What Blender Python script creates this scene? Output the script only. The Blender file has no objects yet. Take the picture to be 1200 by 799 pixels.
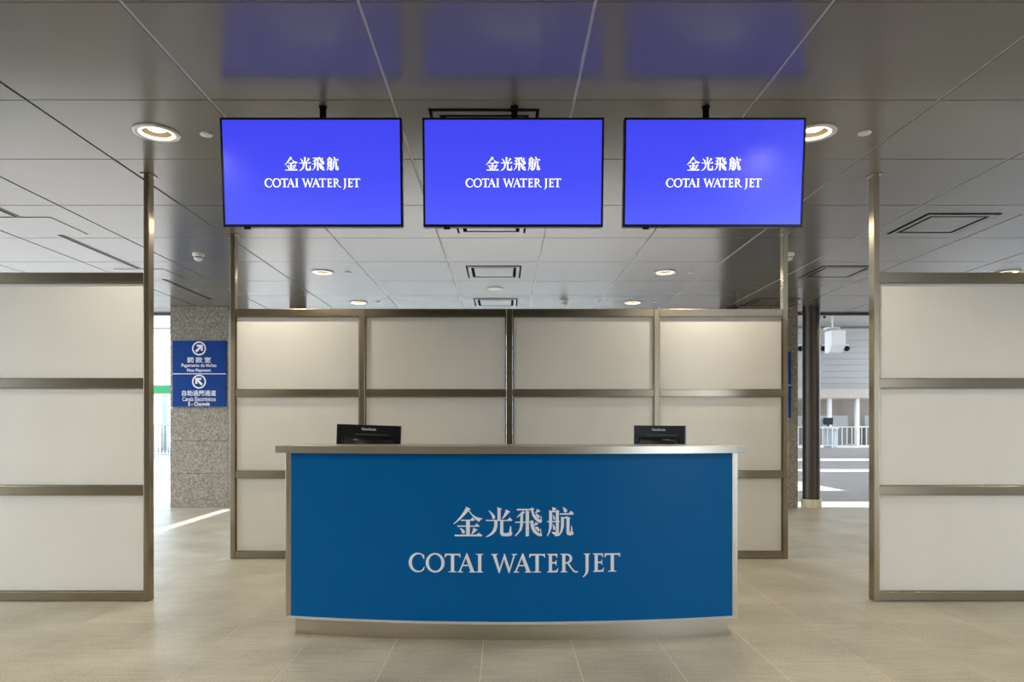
import bpy, bmesh, math, random
from mathutils import Vector, Matrix

random.seed(7)
PI = math.pi
SC = bpy.context.scene
COL = SC.collection

# ------------------------------------------------------------------ camera
cam_d = bpy.data.cameras.new('camera')
cam_d.sensor_width = 36.0
cam_d.lens = 24.0
cam_d.shift_x = 10 / 1200
cam_d.shift_y = 97.5 / 1200
cam_d.clip_end = 300
cam = bpy.data.objects.new('camera', cam_d)
COL.objects.link(cam)
cam.location = (0, 0, 1.25)
cam.rotation_euler = (PI / 2, 0, 0)
SC.camera = cam

# ------------------------------------------------------------------ sky, sun, exposure
SKY_STRENGTH = 3.3
SUN_STRENGTH = 8.0
LAMP_WATTS = 52.0
world = bpy.data.worlds.new('overcast_sky')
SC.world = world
world.use_nodes = True
wn = world.node_tree
wbg = wn.nodes['Background']
wbg.inputs['Color'].default_value = (0.73, 0.865, 1.0, 1)
wbg.inputs['Strength'].default_value = SKY_STRENGTH

sun_d = bpy.data.lights.new('sun', 'SUN')
sun_d.energy = SUN_STRENGTH
sun_d.angle = math.radians(0.6)
sun_d.color = (1.0, 0.97, 0.92)
sun = bpy.data.objects.new('sun', sun_d)
COL.objects.link(sun)
sun.location = (0, 30, 30)
# light travels towards -Y and down, one metre along for each metre down
sun.rotation_euler = Vector((0, -1.0, -1.0)).to_track_quat('-Z', 'Y').to_euler()

SC.view_settings.view_transform = 'Standard'
SC.view_settings.look = 'None'
SC.view_settings.gamma = 1.0
SC.view_settings.use_curve_mapping = False
SC.view_settings.exposure = 0.8
SC.cycles.max_bounces = 10
SC.cycles.diffuse_bounces = 6
SC.cycles.glossy_bounces = 5
SC.cycles.transparent_max_bounces = 12
SC.cycles.caustics_reflective = False
SC.cycles.caustics_refractive = False
SC.cycles.sample_clamp_indirect = 6.0


# ------------------------------------------------------------------ materials
def mat_base(name):
    m = bpy.data.materials.new(name)
    m.use_nodes = True
    nt = m.node_tree
    return m, nt, nt.nodes['Principled BSDF']


def ramp(nt, stops):
    r = nt.nodes.new('ShaderNodeValToRGB')
    e = r.color_ramp.elements
    while len(e) < len(stops):
        e.new(0.5)
    for i, (p, c) in enumerate(stops):
        e[i].position = p
        e[i].color = (*c, 1)
    return r


def coords(nt, scale=(1, 1, 1), kind='Object'):
    tc = nt.nodes.new('ShaderNodeTexCoord')
    mp = nt.nodes.new('ShaderNodeMapping')
    mp.inputs['Scale'].default_value = scale
    nt.links.new(tc.outputs[kind], mp.inputs['Vector'])
    return mp.outputs['Vector']


def noise(nt, vec, scale, detail=3, rough=0.5):
    n = nt.nodes.new('ShaderNodeTexNoise')
    n.inputs['Scale'].default_value = scale
    n.inputs['Detail'].default_value = detail
    n.inputs['Roughness'].default_value = rough
    nt.links.new(vec, n.inputs['Vector'])
    return n.outputs['Fac']


def bump(nt, bsdf, fac, strength, dist=0.002):
    b = nt.nodes.new('ShaderNodeBump')
    b.inputs['Strength'].default_value = strength
    b.inputs['Distance'].default_value = dist
    nt.links.new(fac, b.inputs['Height'])
    nt.links.new(b.outputs['Normal'], bsdf.inputs['Normal'])


def plain(name, col, rough=0.5, metal=0.0, var=0.06, nscale=8.0, ior=1.5, scale=(1, 1, 1)):
    m, nt, b = mat_base(name)
    v = coords(nt, scale)
    f = noise(nt, v, nscale)
    lo = tuple(c * (1 - var) for c in col)
    hi = tuple(min(1, c * (1 + var)) for c in col)
    r = ramp(nt, [(0.3, lo), (0.7, hi)])
    nt.links.new(f, r.inputs['Fac'])
    nt.links.new(r.outputs['Color'], b.inputs['Base Color'])
    b.inputs['Roughness'].default_value = rough
    b.inputs['Metallic'].default_value = metal
    b.inputs['IOR'].default_value = ior
    return m


def brushed(name, col, rough, scale):
    m, nt, b = mat_base(name)
    v = coords(nt, scale)
    f = noise(nt, v, 5, 3, 0.6)
    r = ramp(nt, [(0.3, tuple(c * 0.99 for c in col)), (0.7, tuple(c * 1.01 for c in col))])
    nt.links.new(f, r.inputs['Fac'])
    nt.links.new(r.outputs['Color'], b.inputs['Base Color'])
    rr = ramp(nt, [(0.3, (rough * 0.995,) * 3), (0.7, (rough * 1.005,) * 3)])
    nt.links.new(f, rr.inputs['Fac'])
    nt.links.new(rr.outputs['Color'], b.inputs['Roughness'])
    b.inputs['Metallic'].default_value = 1.0
    return m


def emit(name, col, strength):
    m, nt, b = mat_base(name)
    b.inputs['Base Color'].default_value = (*[min(1, c) for c in col], 1)
    b.inputs['Emission Color'].default_value = (*col, 1)
    b.inputs['Emission Strength'].default_value = strength
    b.inputs['Roughness'].default_value = 0.3
    return m


def tile_mat(name, stops, rough, per_object=0.10):
    """stone tile: fine grain, soft clouds, a little difference tile to tile"""
    m, nt, b = mat_base(name)
    tc = nt.nodes.new('ShaderNodeTexCoord')
    geo = nt.nodes.new('ShaderNodeNewGeometry')
    v = geo.outputs['Position']
    g = noise(nt, v, 90, 4, 0.7)
    c = noise(nt, v, 2.2, 3, 0.5)
    mp = nt.nodes.new('ShaderNodeMapping')
    mp.inputs['Scale'].default_value = (3, 30, 3)
    nt.links.new(v, mp.inputs['Vector'])
    st = noise(nt, mp.outputs['Vector'], 1.5, 3, 0.6)
    a = nt.nodes.new('ShaderNodeMath'); a.operation = 'MULTIPLY_ADD'
    nt.links.new(g, a.inputs[0]); a.inputs[1].default_value = 0.5
    a2 = nt.nodes.new('ShaderNodeMath'); a2.operation = 'MULTIPLY_ADD'
    nt.links.new(c, a2.inputs[0]); a2.inputs[1].default_value = 0.3
    a3 = nt.nodes.new('ShaderNodeMath'); a3.operation = 'MULTIPLY'
    nt.links.new(st, a3.inputs[0]); a3.inputs[1].default_value = 0.2
    nt.links.new(a3.outputs[0], a2.inputs[2])
    nt.links.new(a2.outputs[0], a.inputs[2])
    r = ramp(nt, stops)
    nt.links.new(a.outputs[0], r.inputs['Fac'])
    oi = nt.nodes.new('ShaderNodeObjectInfo')
    mr = nt.nodes.new('ShaderNodeMapRange')
    mr.inputs['To Min'].default_value = 1 - per_object
    mr.inputs['To Max'].default_value = 1 + per_object
    nt.links.new(oi.outputs['Random'], mr.inputs['Value'])
    mix = nt.nodes.new('ShaderNodeVectorMath'); mix.operation = 'SCALE'
    nt.links.new(r.outputs['Color'], mix.inputs[0])
    nt.links.new(mr.outputs['Result'], mix.inputs['Scale'])
    nt.links.new(mix.outputs['Vector'], b.inputs['Base Color'])
    b.inputs['Roughness'].default_value = rough
    bump(nt, b, g, 0.15, 0.001)
    return m, nt, b, mix, r


FLOOR_STOPS = [(0.36, (0.27, 0.248, 0.192)), (0.5, (0.43, 0.40, 0.318)), (0.64, (0.58, 0.545, 0.44))]
M = {}
M['tile'] = tile_mat('floor_tile_stone', FLOOR_STOPS, 0.42, 0.05)[0]
# the same stone where the tiles are too far off to tell apart: joints drawn by a brick texture
m_, nt_, b_, mix_, r_ = tile_mat('floor_tile_stone_far', FLOOR_STOPS, 0.36, 0.0)
geo_ = nt_.nodes.new('ShaderNodeNewGeometry')
mp_ = nt_.nodes.new('ShaderNodeMapping')
mp_.inputs['Location'].default_value = (0.116, -3.79, 0)
nt_.links.new(geo_.outputs['Position'], mp_.inputs['Vector'])
bk_ = nt_.nodes.new('ShaderNodeTexBrick')
bk_.offset = 0.0
bk_.inputs['Scale'].default_value = 1.0
bk_.inputs['Brick Width'].default_value = 0.505
bk_.inputs['Row Height'].default_value = 0.4925
bk_.inputs['Mortar Size'].default_value = 0.003
bk_.inputs['Color1'].default_value = (1, 1, 1, 1)
bk_.inputs['Color2'].default_value = (0.93, 0.93, 0.93, 1)
bk_.inputs['Mortar'].default_value = (1.35, 1.33, 1.25, 1)
nt_.links.new(mp_.outputs['Vector'], bk_.inputs['Vector'])
mul_ = nt_.nodes.new('ShaderNodeVectorMath'); mul_.operation = 'MULTIPLY'
nt_.links.new(mix_.outputs['Vector'], mul_.inputs[0])
nt_.links.new(bk_.outputs['Color'], mul_.inputs[1])
nt_.links.new(mul_.outputs['Vector'], b_.inputs['Base Color'])
M['tile_far'] = m_
M['grout'] = plain('floor_grout', (0.74, 0.70, 0.58), 0.8, var=0.1, nscale=30)
M['paving'] = tile_mat('concourse_paving', [(0.33, (0.27, 0.235, 0.22)), (0.5, (0.34, 0.305, 0.29)), (0.67, (0.41, 0.37, 0.35))], 0.5, 0.0)[0]
M['asphalt'] = plain('outdoor_ground', (0.42, 0.42, 0.42), 0.8, var=0.12, nscale=2)

M['ceiling'] = plain('ceiling_panel_paint', (0.165, 0.162, 0.150), 0.225, var=0.02, nscale=1.5, ior=1.5)
M['tee'] = plain('tee_bar_paint', (0.50, 0.50, 0.48), 0.45, var=0.03)  # light caught by the joint edges, put into the paint
M['ceiling_dark'] = plain('ceiling_void', (0.05, 0.05, 0.05), 0.8)
M['steel_v'] = brushed('stainless_post', (0.34, 0.285, 0.205), 0.27, (150, 150, 0.6))
M['steel_h'] = brushed('stainless_rail', (0.32, 0.275, 0.205), 0.27, (0.6, 150, 150))
M['steel_counter'] = brushed('stainless_counter', (0.56, 0.52, 0.45), 0.30, (0.6, 150, 150))
M['laminate'] = plain('white_laminate', (0.75, 0.735, 0.70), 0.38, var=0.025, nscale=2.5)
M['counter_blue'] = plain('counter_blue_laminate', (0.0, 0.108, 0.345), 0.35, var=0.03, nscale=3, ior=1.22)
M['letter'] = plain('vinyl_white_letter', (0.78, 0.86, 0.98), 0.5, var=0.02)
M['white'] = plain('white_paint', (0.78, 0.78, 0.76), 0.4, var=0.03)
M['light_grey'] = plain('light_grey_paint', (0.50, 0.51, 0.52), 0.45, var=0.05)
M['beige'] = plain('beige_fascia', (0.52, 0.46, 0.40), 0.5, var=0.05)
M['booth_wall'] = plain('booth_back_wall', (0.24, 0.21, 0.18), 0.6, var=0.25, nscale=0.5)
M['black'] = plain('black_plastic', (0.010, 0.010, 0.012), 0.3, var=0.2, ior=1.3)
M['black_matt'] = plain('black_matt', (0.008, 0.008, 0.008), 0.9, var=0.2, ior=1.08)
M['dark_grey'] = plain('dark_grey_metal', (0.07, 0.07, 0.075), 0.45, var=0.1)
M['dark_column'] = brushed('dark_column_metal', (0.10, 0.085, 0.075), 0.45, (40, 40, 1.0))
M['cream_stone'] = plain('cream_column_base', (0.60, 0.54, 0.40), 0.6, var=0.08)
M['desk'] = plain('desk_laminate', (0.50, 0.46, 0.40), 0.45, var=0.04)
M['sign_blue'] = plain('sign_blue', (0.001, 0.042, 0.24), 0.5, var=0.04, ior=1.25)
M['sign_white'] = plain('sign_white', (0.82, 0.84, 0.86), 0.5, var=0.02)
M['green'] = plain('green_board', (0.03, 0.36, 0.12), 0.5, var=0.1)
M['roof'] = plain('roof_soffit', (0.50, 0.50, 0.49), 0.6, var=0.04)
M['wall'] = plain('far_wall_panel', (0.44, 0.435, 0.42), 0.5, var=0.05, nscale=0.6)
M['wall_plain'] = plain('side_wall_cladding', (0.17, 0.15, 0.125), 0.7, var=0.04)
M['blue_seat'] = plain('booth_panel', (0.18, 0.17, 0.16), 0.5)
M['reflector'] = plain('lamp_reflector', (0.13, 0.105, 0.06), 0.4, 0.0, var=0.02)
M['lamp_glow'] = emit('lamp_glow', (1.0, 0.93, 0.78), 2.2)
M['lamp_ring'] = emit('lamp_ring_glow', (1.0, 0.88, 0.66), 1.5)
M['screen_white'] = emit('screen_white_text', (0.95, 0.97, 1.0), 0.68)

# speckled granite
m, nt, b = mat_base('granite')
v = coords(nt)
g1 = noise(nt, v, 45, 4, 0.8)
r1 = ramp(nt, [(0.34, (0.06, 0.05, 0.04)), (0.44, (0.20, 0.168, 0.125)), (0.55, (0.28, 0.24, 0.185)), (0.68, (0.50, 0.46, 0.39))])
nt.links.new(g1, r1.inputs['Fac'])
nt.links.new(r1.outputs['Color'], b.inputs['Base Color'])
b.inputs['Roughness'].default_value = 0.45
M['granite'] = m

# display picture: even blue with the backlight a little stronger towards the lower edge
m, nt, b = mat_base('screen_blue')
v = coords(nt, kind='Generated')
sep = nt.nodes.new('ShaderNodeSeparateXYZ')
nt.links.new(v, sep.inputs[0])
r = ramp(nt, [(0.0, (0.085, 0.115, 1.0)), (0.45, (0.062, 0.078, 0.98)), (1.0, (0.055, 0.06, 0.90))])
nt.links.new(sep.outputs['Z'], r.inputs['Fac'])
nt.links.new(r.outputs['Color'], b.inputs['Emission Color'])
b.inputs['Emission Strength'].default_value = 0.56
b.inputs['Base Color'].default_value = (0.01, 0.01, 0.02, 1)
b.inputs['Roughness'].default_value = 0.22
M['screen'] = m

# glazing: mostly clear with a faint mirror
m = bpy.data.materials.new('window_glass'); m.use_nodes = True
nt = m.node_tree
nt.nodes.clear()
out = nt.nodes.new('ShaderNodeOutputMaterial')
tr = nt.nodes.new('ShaderNodeBsdfTransparent'); tr.inputs['Color'].default_value = (0.93, 0.97, 0.96, 1)
gl = nt.nodes.new('ShaderNodeBsdfGlossy'); gl.inputs['Roughness'].default_value = 0.03
lw = nt.nodes.new('ShaderNodeFresnel'); lw.inputs['IOR'].default_value = 1.45
mx = nt.nodes.new('ShaderNodeMixShader')
nt.links.new(lw.outputs[0], mx.inputs[0]); nt.links.new(tr.outputs[0], mx.inputs[1]); nt.links.new(gl.outputs[0], mx.inputs[2])
nt.links.new(mx.outputs[0], out.inputs['Surface'])
M['glass'] = m


# ------------------------------------------------------------------ mesh helpers
def BM():
    return bmesh.new()


def box(bm, x0, x1, y0, y1, z0, z1, bevel=0.0, mi=0):
    vs = [bm.verts.new((x, y, z)) for x in (x0, x1) for y in (y0, y1) for z in (z0, z1)]
    q = [(0, 1, 3, 2), (4, 6, 7, 5), (0, 4, 5, 1), (2, 3, 7, 6), (0, 2, 6, 4), (1, 5, 7, 3)]
    fs = [bm.faces.new([vs[i] for i in f]) for f in q]
    for f in fs:
        f.material_index = mi
    if bevel:
        es = list({e for f in fs for e in f.edges})
        bmesh.ops.bevel(bm, geom=es, offset=bevel, segments=2, affect='EDGES', profile=0.5)
    return vs


def lathe(bm, prof, cx=0, cy=0, n=32, close=False):
    """prof: list of (radius, z); spun about the vertical axis through cx, cy"""
    rings = []
    for r, z in prof:
        if r < 1e-6:
            rings.append([bm.verts.new((cx, cy, z))])
        else:
            rings.append([bm.verts.new((cx + r * math.cos(2 * PI * i / n), cy + r * math.sin(2 * PI * i / n), z)) for i in range(n)])
    for a, b_ in zip(rings, rings[1:]):
        for i in range(n):
            j = (i + 1) % n
            if len(a) == 1 and len(b_) == 1:
                continue
            if len(a) == 1:
                bm.faces.new((a[0], b_[j], b_[i]))
            elif len(b_) == 1:
                bm.faces.new((a[i], a[j], b_[0]))
            else:
                bm.faces.new((a[i], a[j], b_[j], b_[i]))


def tube(bm, p, q, r, n=10):
    p, q = Vector(p), Vector(q)
    d = (q - p).normalized()
    u = d.orthogonal().normalized()
    w = d.cross(u)
    A, B = [], []
    for i in range(n):
        o = (u * math.cos(2 * PI * i / n) + w * math.sin(2 * PI * i / n)) * r
        A.append(bm.verts.new(p + o)); B.append(bm.verts.new(q + o))
    for i in range(n):
        j = (i + 1) % n
        bm.faces.new((A[i], A[j], B[j], B[i]))
    bm.faces.new(A[::-1]); bm.faces.new(B)


def prism_xz(bm, pts, y0, y1):
    """polygon in the XZ plane, given thickness along Y (front at y0)"""
    area = sum(pts[i][0] * pts[(i + 1) % len(pts)][1] - pts[(i + 1) % len(pts)][0] * pts[i][1] for i in range(len(pts)))
    if area < 0:
        pts = pts[::-1]
    A = [bm.verts.new((x, y0, z)) for x, z in pts]
    B = [bm.verts.new((x, y1, z)) for x, z in pts]
    n = len(pts)
    bm.faces.new(A); bm.faces.new(B[::-1])
    for i in range(n):
        j = (i + 1) % n
        bm.faces.new((A[j], A[i], B[i], B[j]))


def ring_xz(bm, cx, cz, r0, r1, y0, y1, n=32):
    V = []
    for r, y in ((r0, y0), (r1, y0), (r1, y1), (r0, y1)):
        V.append([bm.verts.new((cx + r * math.cos(2 * PI * i / n), y, cz + r * math.sin(2 * PI * i / n))) for i in range(n)])
    for k in range(4):
        a, b_ = V[k], V[(k + 1) % 4]
        for i in range(n):
            j = (i + 1) % n
            bm.faces.new((a[i], a[j], b_[j], b_[i]))


ORG = {}


def obj(name, bm, mat, parent=None, smooth=False, recalc=True, mats=None, tri=False):
    if recalc:
        bmesh.ops.recalc_face_normals(bm, faces=bm.faces)
    if tri:
        bmesh.ops.triangulate(bm, faces=[f for f in bm.faces if len(f.verts) > 4])
    o_ = ORG.get(parent.name, Vector((0, 0, 0))) if parent else Vector((0, 0, 0))
    if parent:
        bmesh.ops.translate(bm, verts=bm.verts, vec=-o_)
    me = bpy.data.meshes.new(name)
    bm.to_mesh(me); bm.free()
    for mm in (mats or [mat]):
        me.materials.append(mm)
    if smooth:
        for p in me.polygons:
            p.use_smooth = True
    o = bpy.data.objects.new(name, me)
    COL.objects.link(o)
    if parent:
        o.parent = parent
        ORG[o.name] = o_
    return o


def tag(o, label, cat, group=None):
    o['label'] = label
    o['category'] = cat
    if group:
        o['group'] = group
    return o


def thing(name, label, cat, loc, group=None):
    o = bpy.data.objects.new(name, None)
    o.empty_display_size = 0.1
    COL.objects.link(o)
    o.location = loc
    ORG[o.name] = Vector(loc)
    return tag(o, label, cat, group)


def struct(o):
    o['kind'] = 'structure'
    return o


def dup(root, loc, label, group=None):
    r_ = root.copy(); COL.objects.link(r_)
    r_.location = loc
    r_['label'] = label
    if group:
        r_['group'] = group
    ORG[r_.name] = Vector(loc)
    for ch in list(root.children):
        c = ch.copy(); COL.objects.link(c); c.parent = r_
        for g_ in list(ch.children):
            d = g_.copy(); COL.objects.link(d); d.parent = c
    return r_


# ------------------------------------------------------------------ floor
CEIL = 3.017
TX0, TY0, TW, TL = -0.116, 3.79, 0.505, 0.4925        # joint grid of the floor tiles
ix0, ix1 = -9, 9                                      # tile columns built one by one
iy0, iy1 = -3, 8                                      # tile rows built one by one
fx0, fx1 = TX0 + ix0 * TW, TX0 + ix1 * TW
fy0, fy1 = TY0 + iy0 * TL, TY0 + iy1 * TL
FY_END = 11.1
bm = BM()
box(bm, -8, 9, -4.2, FY_END, -0.20, -0.0012, mi=0)
box(bm, -8, 9, -4.2, fy0, -0.0012, 0, mi=1)
box(bm, -8, 9, fy1, FY_END, -0.0012, 0, mi=1)
box(bm, -8, fx0, fy0, fy1, -0.0012, 0, mi=1)
box(bm, fx1, 9, fy0, fy1, -0.0012, 0, mi=1)
floor = struct(obj('floor', bm, None, mats=[M['grout'], M['tile_far']]))
bm = BM()
g = 0.0018
vs = box(bm, g, TW - g, g, TL - g, -0.010, 0.0)
bmesh.ops.bevel(bm, geom=[e for e in bm.edges if all(v.co.z > -0.001 for v in e.verts)], offset=0.001, segments=1, affect='EDGES')
bmesh.ops.recalc_face_normals(bm, faces=bm.faces)
tile_me = bpy.data.meshes.new('tile'); bm.to_mesh(tile_me); bm.free(); tile_me.materials.append(M['tile'])
for i in range(ix0, ix1):
    for j in range(iy0, iy1):
        o = bpy.data.objects.new('tile', tile_me)
        COL.objects.link(o); o.parent = floor
        o.location = (TX0 + i * TW, TY0 + j * TL, random.uniform(-0.0003, 0.0))

# concourse paving beyond the hall, and ground outside
bm = BM()
box(bm, -32, 32, FY_END, 46, -0.20, -0.012)
struct(obj('concourse_floor', bm, M['paving']))
bm = BM()
box(bm, -90, 90, -60, 110, -0.60, -0.25)
struct(obj('ground', bm, M['asphalt']))

# ------------------------------------------------------------------ ceiling
CX0, CW = 0.386, 0.995
rows = [-3.93, -2.96, -1.99, -1.02, -0.05, 0.92, 1.89, 2.858, 3.722, 4.553, 5.511, 6.481, 7.436, 8.424, 9.411, 10.40, 10.86]
cols = [CX0 + CW * k for k in range(-7, 7)]
bm = BM()
box(bm, -8, 9, -4.2, 10.86, CEIL + 0.16, CEIL + 0.45, mi=0)
box(bm, -8, 9, -4.2, rows[0], CEIL, CEIL + 0.16, mi=1)
box(bm, -8, cols[0], rows[0], 10.86, CEIL, CEIL + 0.16, mi=1)
box(bm, cols[-1], 9, rows[0], 10.86, CEIL, CEIL + 0.16, mi=1)
ceiling = struct(obj('ceiling', bm, None, mats=[M['ceiling_dark'], M['ceiling']]))
bm = BM()
box(bm, -8, 9, 10.862, 10.94, CEIL - 0.03, CEIL + 0.45)
struct(obj('trim_1', bm, M['dark_grey']))

LAMP_X = [CX0 - 2.5 * CW, CX0 + 1.5 * CW, CX0 + 5.5 * CW, CX0 - 6.5 * CW]
lamp_cells = {}
for c in (-3, 1, 5, -7):                              # lamp columns (index of the joint at their left)
    for r_i in (0, 2, 4, 6, 8, 10, 12, 14):
        lamp_cells[(c, r_i)] = True
R_HOLE = 0.105


def panel_mesh(w, l, hole):
    bm = BM()
    gx, t, ch = 0.003, 0.02, 0.003
    X0, X1, Y0, Y1 = -w / 2 + 0.0065, w / 2 - 0.0065, -l / 2 + gx, l / 2 - gx
    if not hole:
        box(bm, X0, X1, Y0, Y1, 0, t)
        bmesh.ops.bevel(bm, geom=[e for e in bm.edges if all(v.co.z < 0.001 for v in e.verts)], offset=ch, segments=1, affect='EDGES')
    else:
        n = 40
        rim, edge = [], []
        ang = sorted([2 * PI * i / n for i in range(n)] + [math.atan2(y, x) % (2 * PI) for x in (X0, X1) for y in (Y0, Y1)])
        for a in ang:
            c, s = math.cos(a), math.sin(a)
            k = min((X1 / abs(c)) if abs(c) > 1e-6 else 9, (Y1 / abs(s)) if abs(s) > 1e-6 else 9)
            rim.append((R_HOLE * c, R_HOLE * s)); edge.append((k * c, k * s))
        N = len(ang)
        V = [[bm.verts.new((x, y, z)) for x, y in ps] for ps, z in ((rim, t), (rim, 0), (edge, 0), (edge, t))]
        for a, b_ in zip(V, V[1:]):
            for i in range(N):
                j = (i + 1) % N
                bm.faces.new((a[i], a[j], b_[j], b_[i]))
    bmesh.ops.recalc_face_normals(bm, faces=bm.faces)
    me = bpy.data.meshes.new('ceiling_panel'); bm.to_mesh(me); bm.free()
    me.materials.append(M['ceiling'])
    return me


cache = {}
for r_i in range(len(rows) - 1):
    l = rows[r_i + 1] - rows[r_i]
    for c in range(-7, 6):
        hole = (c, r_i) in lamp_cells
        key = (r_i, hole)
        if key not in cache:
            cache[key] = panel_mesh(CW, l, hole)
        o = bpy.data.objects.new('ceiling_panel', cache[key])
        COL.objects.link(o); o.parent = ceiling
        o.location = (CX0 + (c + 0.5) * CW, (rows[r_i] + rows[r_i + 1]) / 2, CEIL)
        o.rotation_euler = (random.uniform(-1, 1) * 0.0012, random.uniform(-1, 1) * 0.0012, 0)

# pale strips in the lengthways joints, standing in for edges that catch light
for k in range(-2, 5):
    bm = BM(); box(bm, CX0 + k * CW - 0.0065, CX0 + k * CW + 0.0065, rows[0], 10.85, CEIL + 0.0035, CEIL + 0.012)
    obj('tee_bar', bm, M['tee'], ceiling)

# outer wall of the hall on the right, unseen; low opening added for daylight
bm = BM(); box(bm, 8.8, 9.0, -4.0, 10.86, 1.9, CEIL); box(bm, 8.8, 9.0, 4.0, 10.86, 0.0, 1.9); box(bm, 8.8, 9.0, -4.0, -0.2, 0.0, 1.9); struct(obj('wall_right', bm, M['wall_plain']))
# unseen rear of the hall: opening and left return wall shaped for the light
bm = BM()
box(bm, -8.0, -7.8, -4.0, -0.2, 0.0, CEIL); box(bm, -8.0, 4.2, -4.2, -4.0, 0.0, CEIL); box(bm, 7.2, 9.0, -4.2, -4.0, 0.0, CEIL)
struct(obj('wall_rear', bm, M['wall_plain']))

# ------------------------------------------------------------------ concourse beyond: roof with added slots that shape the sunlight
ROOF = 7.0
slots = [(-4.12, -3.99, 14.9, 17.05),           # narrow slot: the light streak beside the left pillar
         (-22.0, -5.3, 17.35, 22.6), (-5.3, 6.5, 20.0, 25.0), (-22.0, -5.3, 23.2, 28.5), (-22.0, -5.3, 29.1, 36.0),
         (4.35, 12.0, 17.3, 18.05),
         (8.0, 14.0, 25.2, 26.2), (9.0, 22.0, 30.6, 32.0)]
RX0, RX1, RY0, RY1 = -30, 27.3, 10.95, 44.0
xs = sorted({RX0, RX1, *[s[0] for s in slots], *[s[1] for s in slots]})
ys = sorted({RY0, RY1, *[s[2] for s in slots], *[s[3] for s in slots]})
bm = BM()
for y0, y1 in zip(ys, ys[1:]):
    run = None
    for x0, x1 in zip(xs, xs[1:]):
        cx_, cy_ = (x0 + x1) / 2, (y0 + y1) / 2
        openc = any(s[0] < cx_ < s[1] and s[2] < cy_ < s[3] for s in slots)
        if openc:
            if run: box(bm, run[0], run[1], y0, y1, ROOF, ROOF + 0.05)
            run = None
        else:
            run = (run[0], x1) if run else (x0, x1)
    if run: box(bm, run[0], run[1], y0, y1, ROOF, ROOF + 0.05)
struct(obj('concourse_roof', bm, M['roof']))
bm = BM(); box(bm, -30, 30, 10.87, 10.94, CEIL + 0.46, ROOF); struct(obj('wall_front', bm, M['roof']))

# far wall on the right: panel courses above a beige fascia
WY = 40.0
bm = BM(); box(bm, 7.0, 26.99, WY + 0.12, WY + 0.4, 3.2, ROOF); box(bm, 7.0, 26.99, 43.6, 43.9, 0, 3.3)
wall_back = struct(obj('wall_back', bm, M['booth_wall']))
bm = BM(); box(bm, 0, 3.79, 0, 0.12, 0.004, 0.356, bevel=0.006)
bmesh.ops.recalc_face_normals(bm, faces=bm.faces)
wp_me = bpy.data.meshes.new('wall_panel'); bm.to_mesh(wp_me); bm.free(); wp_me.materials.append(M['wall'])
k = 0
z = 3.27
while z < ROOF - 0.2:
    for i in range(5):
        o = bpy.data.objects.new('wall_panel', wp_me); COL.objects.link(o); o.parent = wall_back
        o.location = (7.1 + i * 3.8, WY, z)
    z += 0.36
bm = BM(); box(bm, 7.0, 26.99, 38.4, 40.1, 2.72, 3.25, bevel=0.02); struct(obj('trim_2', bm, M['beige']))

# ------------------------------------------------------------------ glazed front on the left with sky behind it
GY = 30.0
gx = [-23 + 1.5 * i for i in range(21)]  # carried on unseen across the middle to brighten the ceiling's reflection
gz = [0.0, 1.2, 2.35, 3.5, 4.6, 5.46]
wroot = bpy.data.objects.new('window_1', None); COL.objects.link(wroot); wroot.location = (-8, GY, 0)
ORG[wroot.name] = Vector((-8, GY, 0)); struct(wroot)
for x in gx:
    bm = BM(); box(bm, x - 0.04, x + 0.04, GY - 0.06, GY + 0.06, 0, 5.46); obj('mullion', bm, M['light_grey'], wroot)
for zz in gz[1:]:
    bm = BM(); box(bm, gx[0], gx[-1], GY - 0.05, GY + 0.05, zz - 0.03, zz + 0.03); obj('transom', bm, M['light_grey'], wroot)
for a, b_ in zip(gx, gx[1:]):
    for c, d in zip(gz, gz[1:]):
        bm = BM(); box(bm, a + 0.04, b_ - 0.04, GY - 0.008, GY + 0.008, c + 0.03, d - 0.03)
        obj('pane', bm, M['glass'], wroot)
bm = BM(); box(bm, -23.2, 7.1, GY - 0.15, GY + 0.15, 5.46, ROOF); struct(obj('trim_3', bm, M['light_grey']))


# ------------------------------------------------------------------ ceiling downlights
def downlight(loc, label):
    t = thing('downlight', label, 'ceiling light', loc, 'recessed downlights in the ceiling')
    x, y, z = loc
    bm = BM(); lathe(bm, [(0.104, z + 0.004), (0.132, z - 0.001), (0.130, z - 0.008), (0.118, z - 0.012), (0.102, z - 0.009), (0.101, z + 0.004)], x, y, 40)
    obj('trim_ring', bm, M['white'], t, True)
    bm = BM(); lathe(bm, [(0.102, z - 0.006), (0.100, z + 0.03), (0.088, z + 0.085), (0.0, z + 0.09)], x, y, 40)
    obj('reflector', bm, M['reflector'], t, True)
    bm = BM(); lathe(bm, [(0.098, z + 0.002), (0.101, z - 0.006), (0.092, z - 0.0105), (0.083, z - 0.004), (0.086, z + 0.004)], x, y, 40)
    obj('glow_ring', bm, M['lamp_ring'], t, True)
    bm = BM(); lathe(bm, [(0.0, z + 0.017), (0.05, z + 0.019), (0.056, z + 0.025), (0.056, z + 0.082), (0.0, z + 0.084)], x, y, 32)
    obj('lamp', bm, M['lamp_glow'], t, True)
    ld = bpy.data.lights.new('lamp_beam', 'SPOT')
    ld.energy = LAMP_WATTS
    ld.color = (1.0, 0.88, 0.69)
    ld.spot_size = math.radians(164)
    ld.spot_blend = 0.6
    ld.shadow_soft_size = 0.05
    lo = bpy.data.objects.new('lamp_beam', ld); COL.objects.link(lo)
    lo.parent = t
    lo.location = (0, 0, 0.008)
    return t


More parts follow.
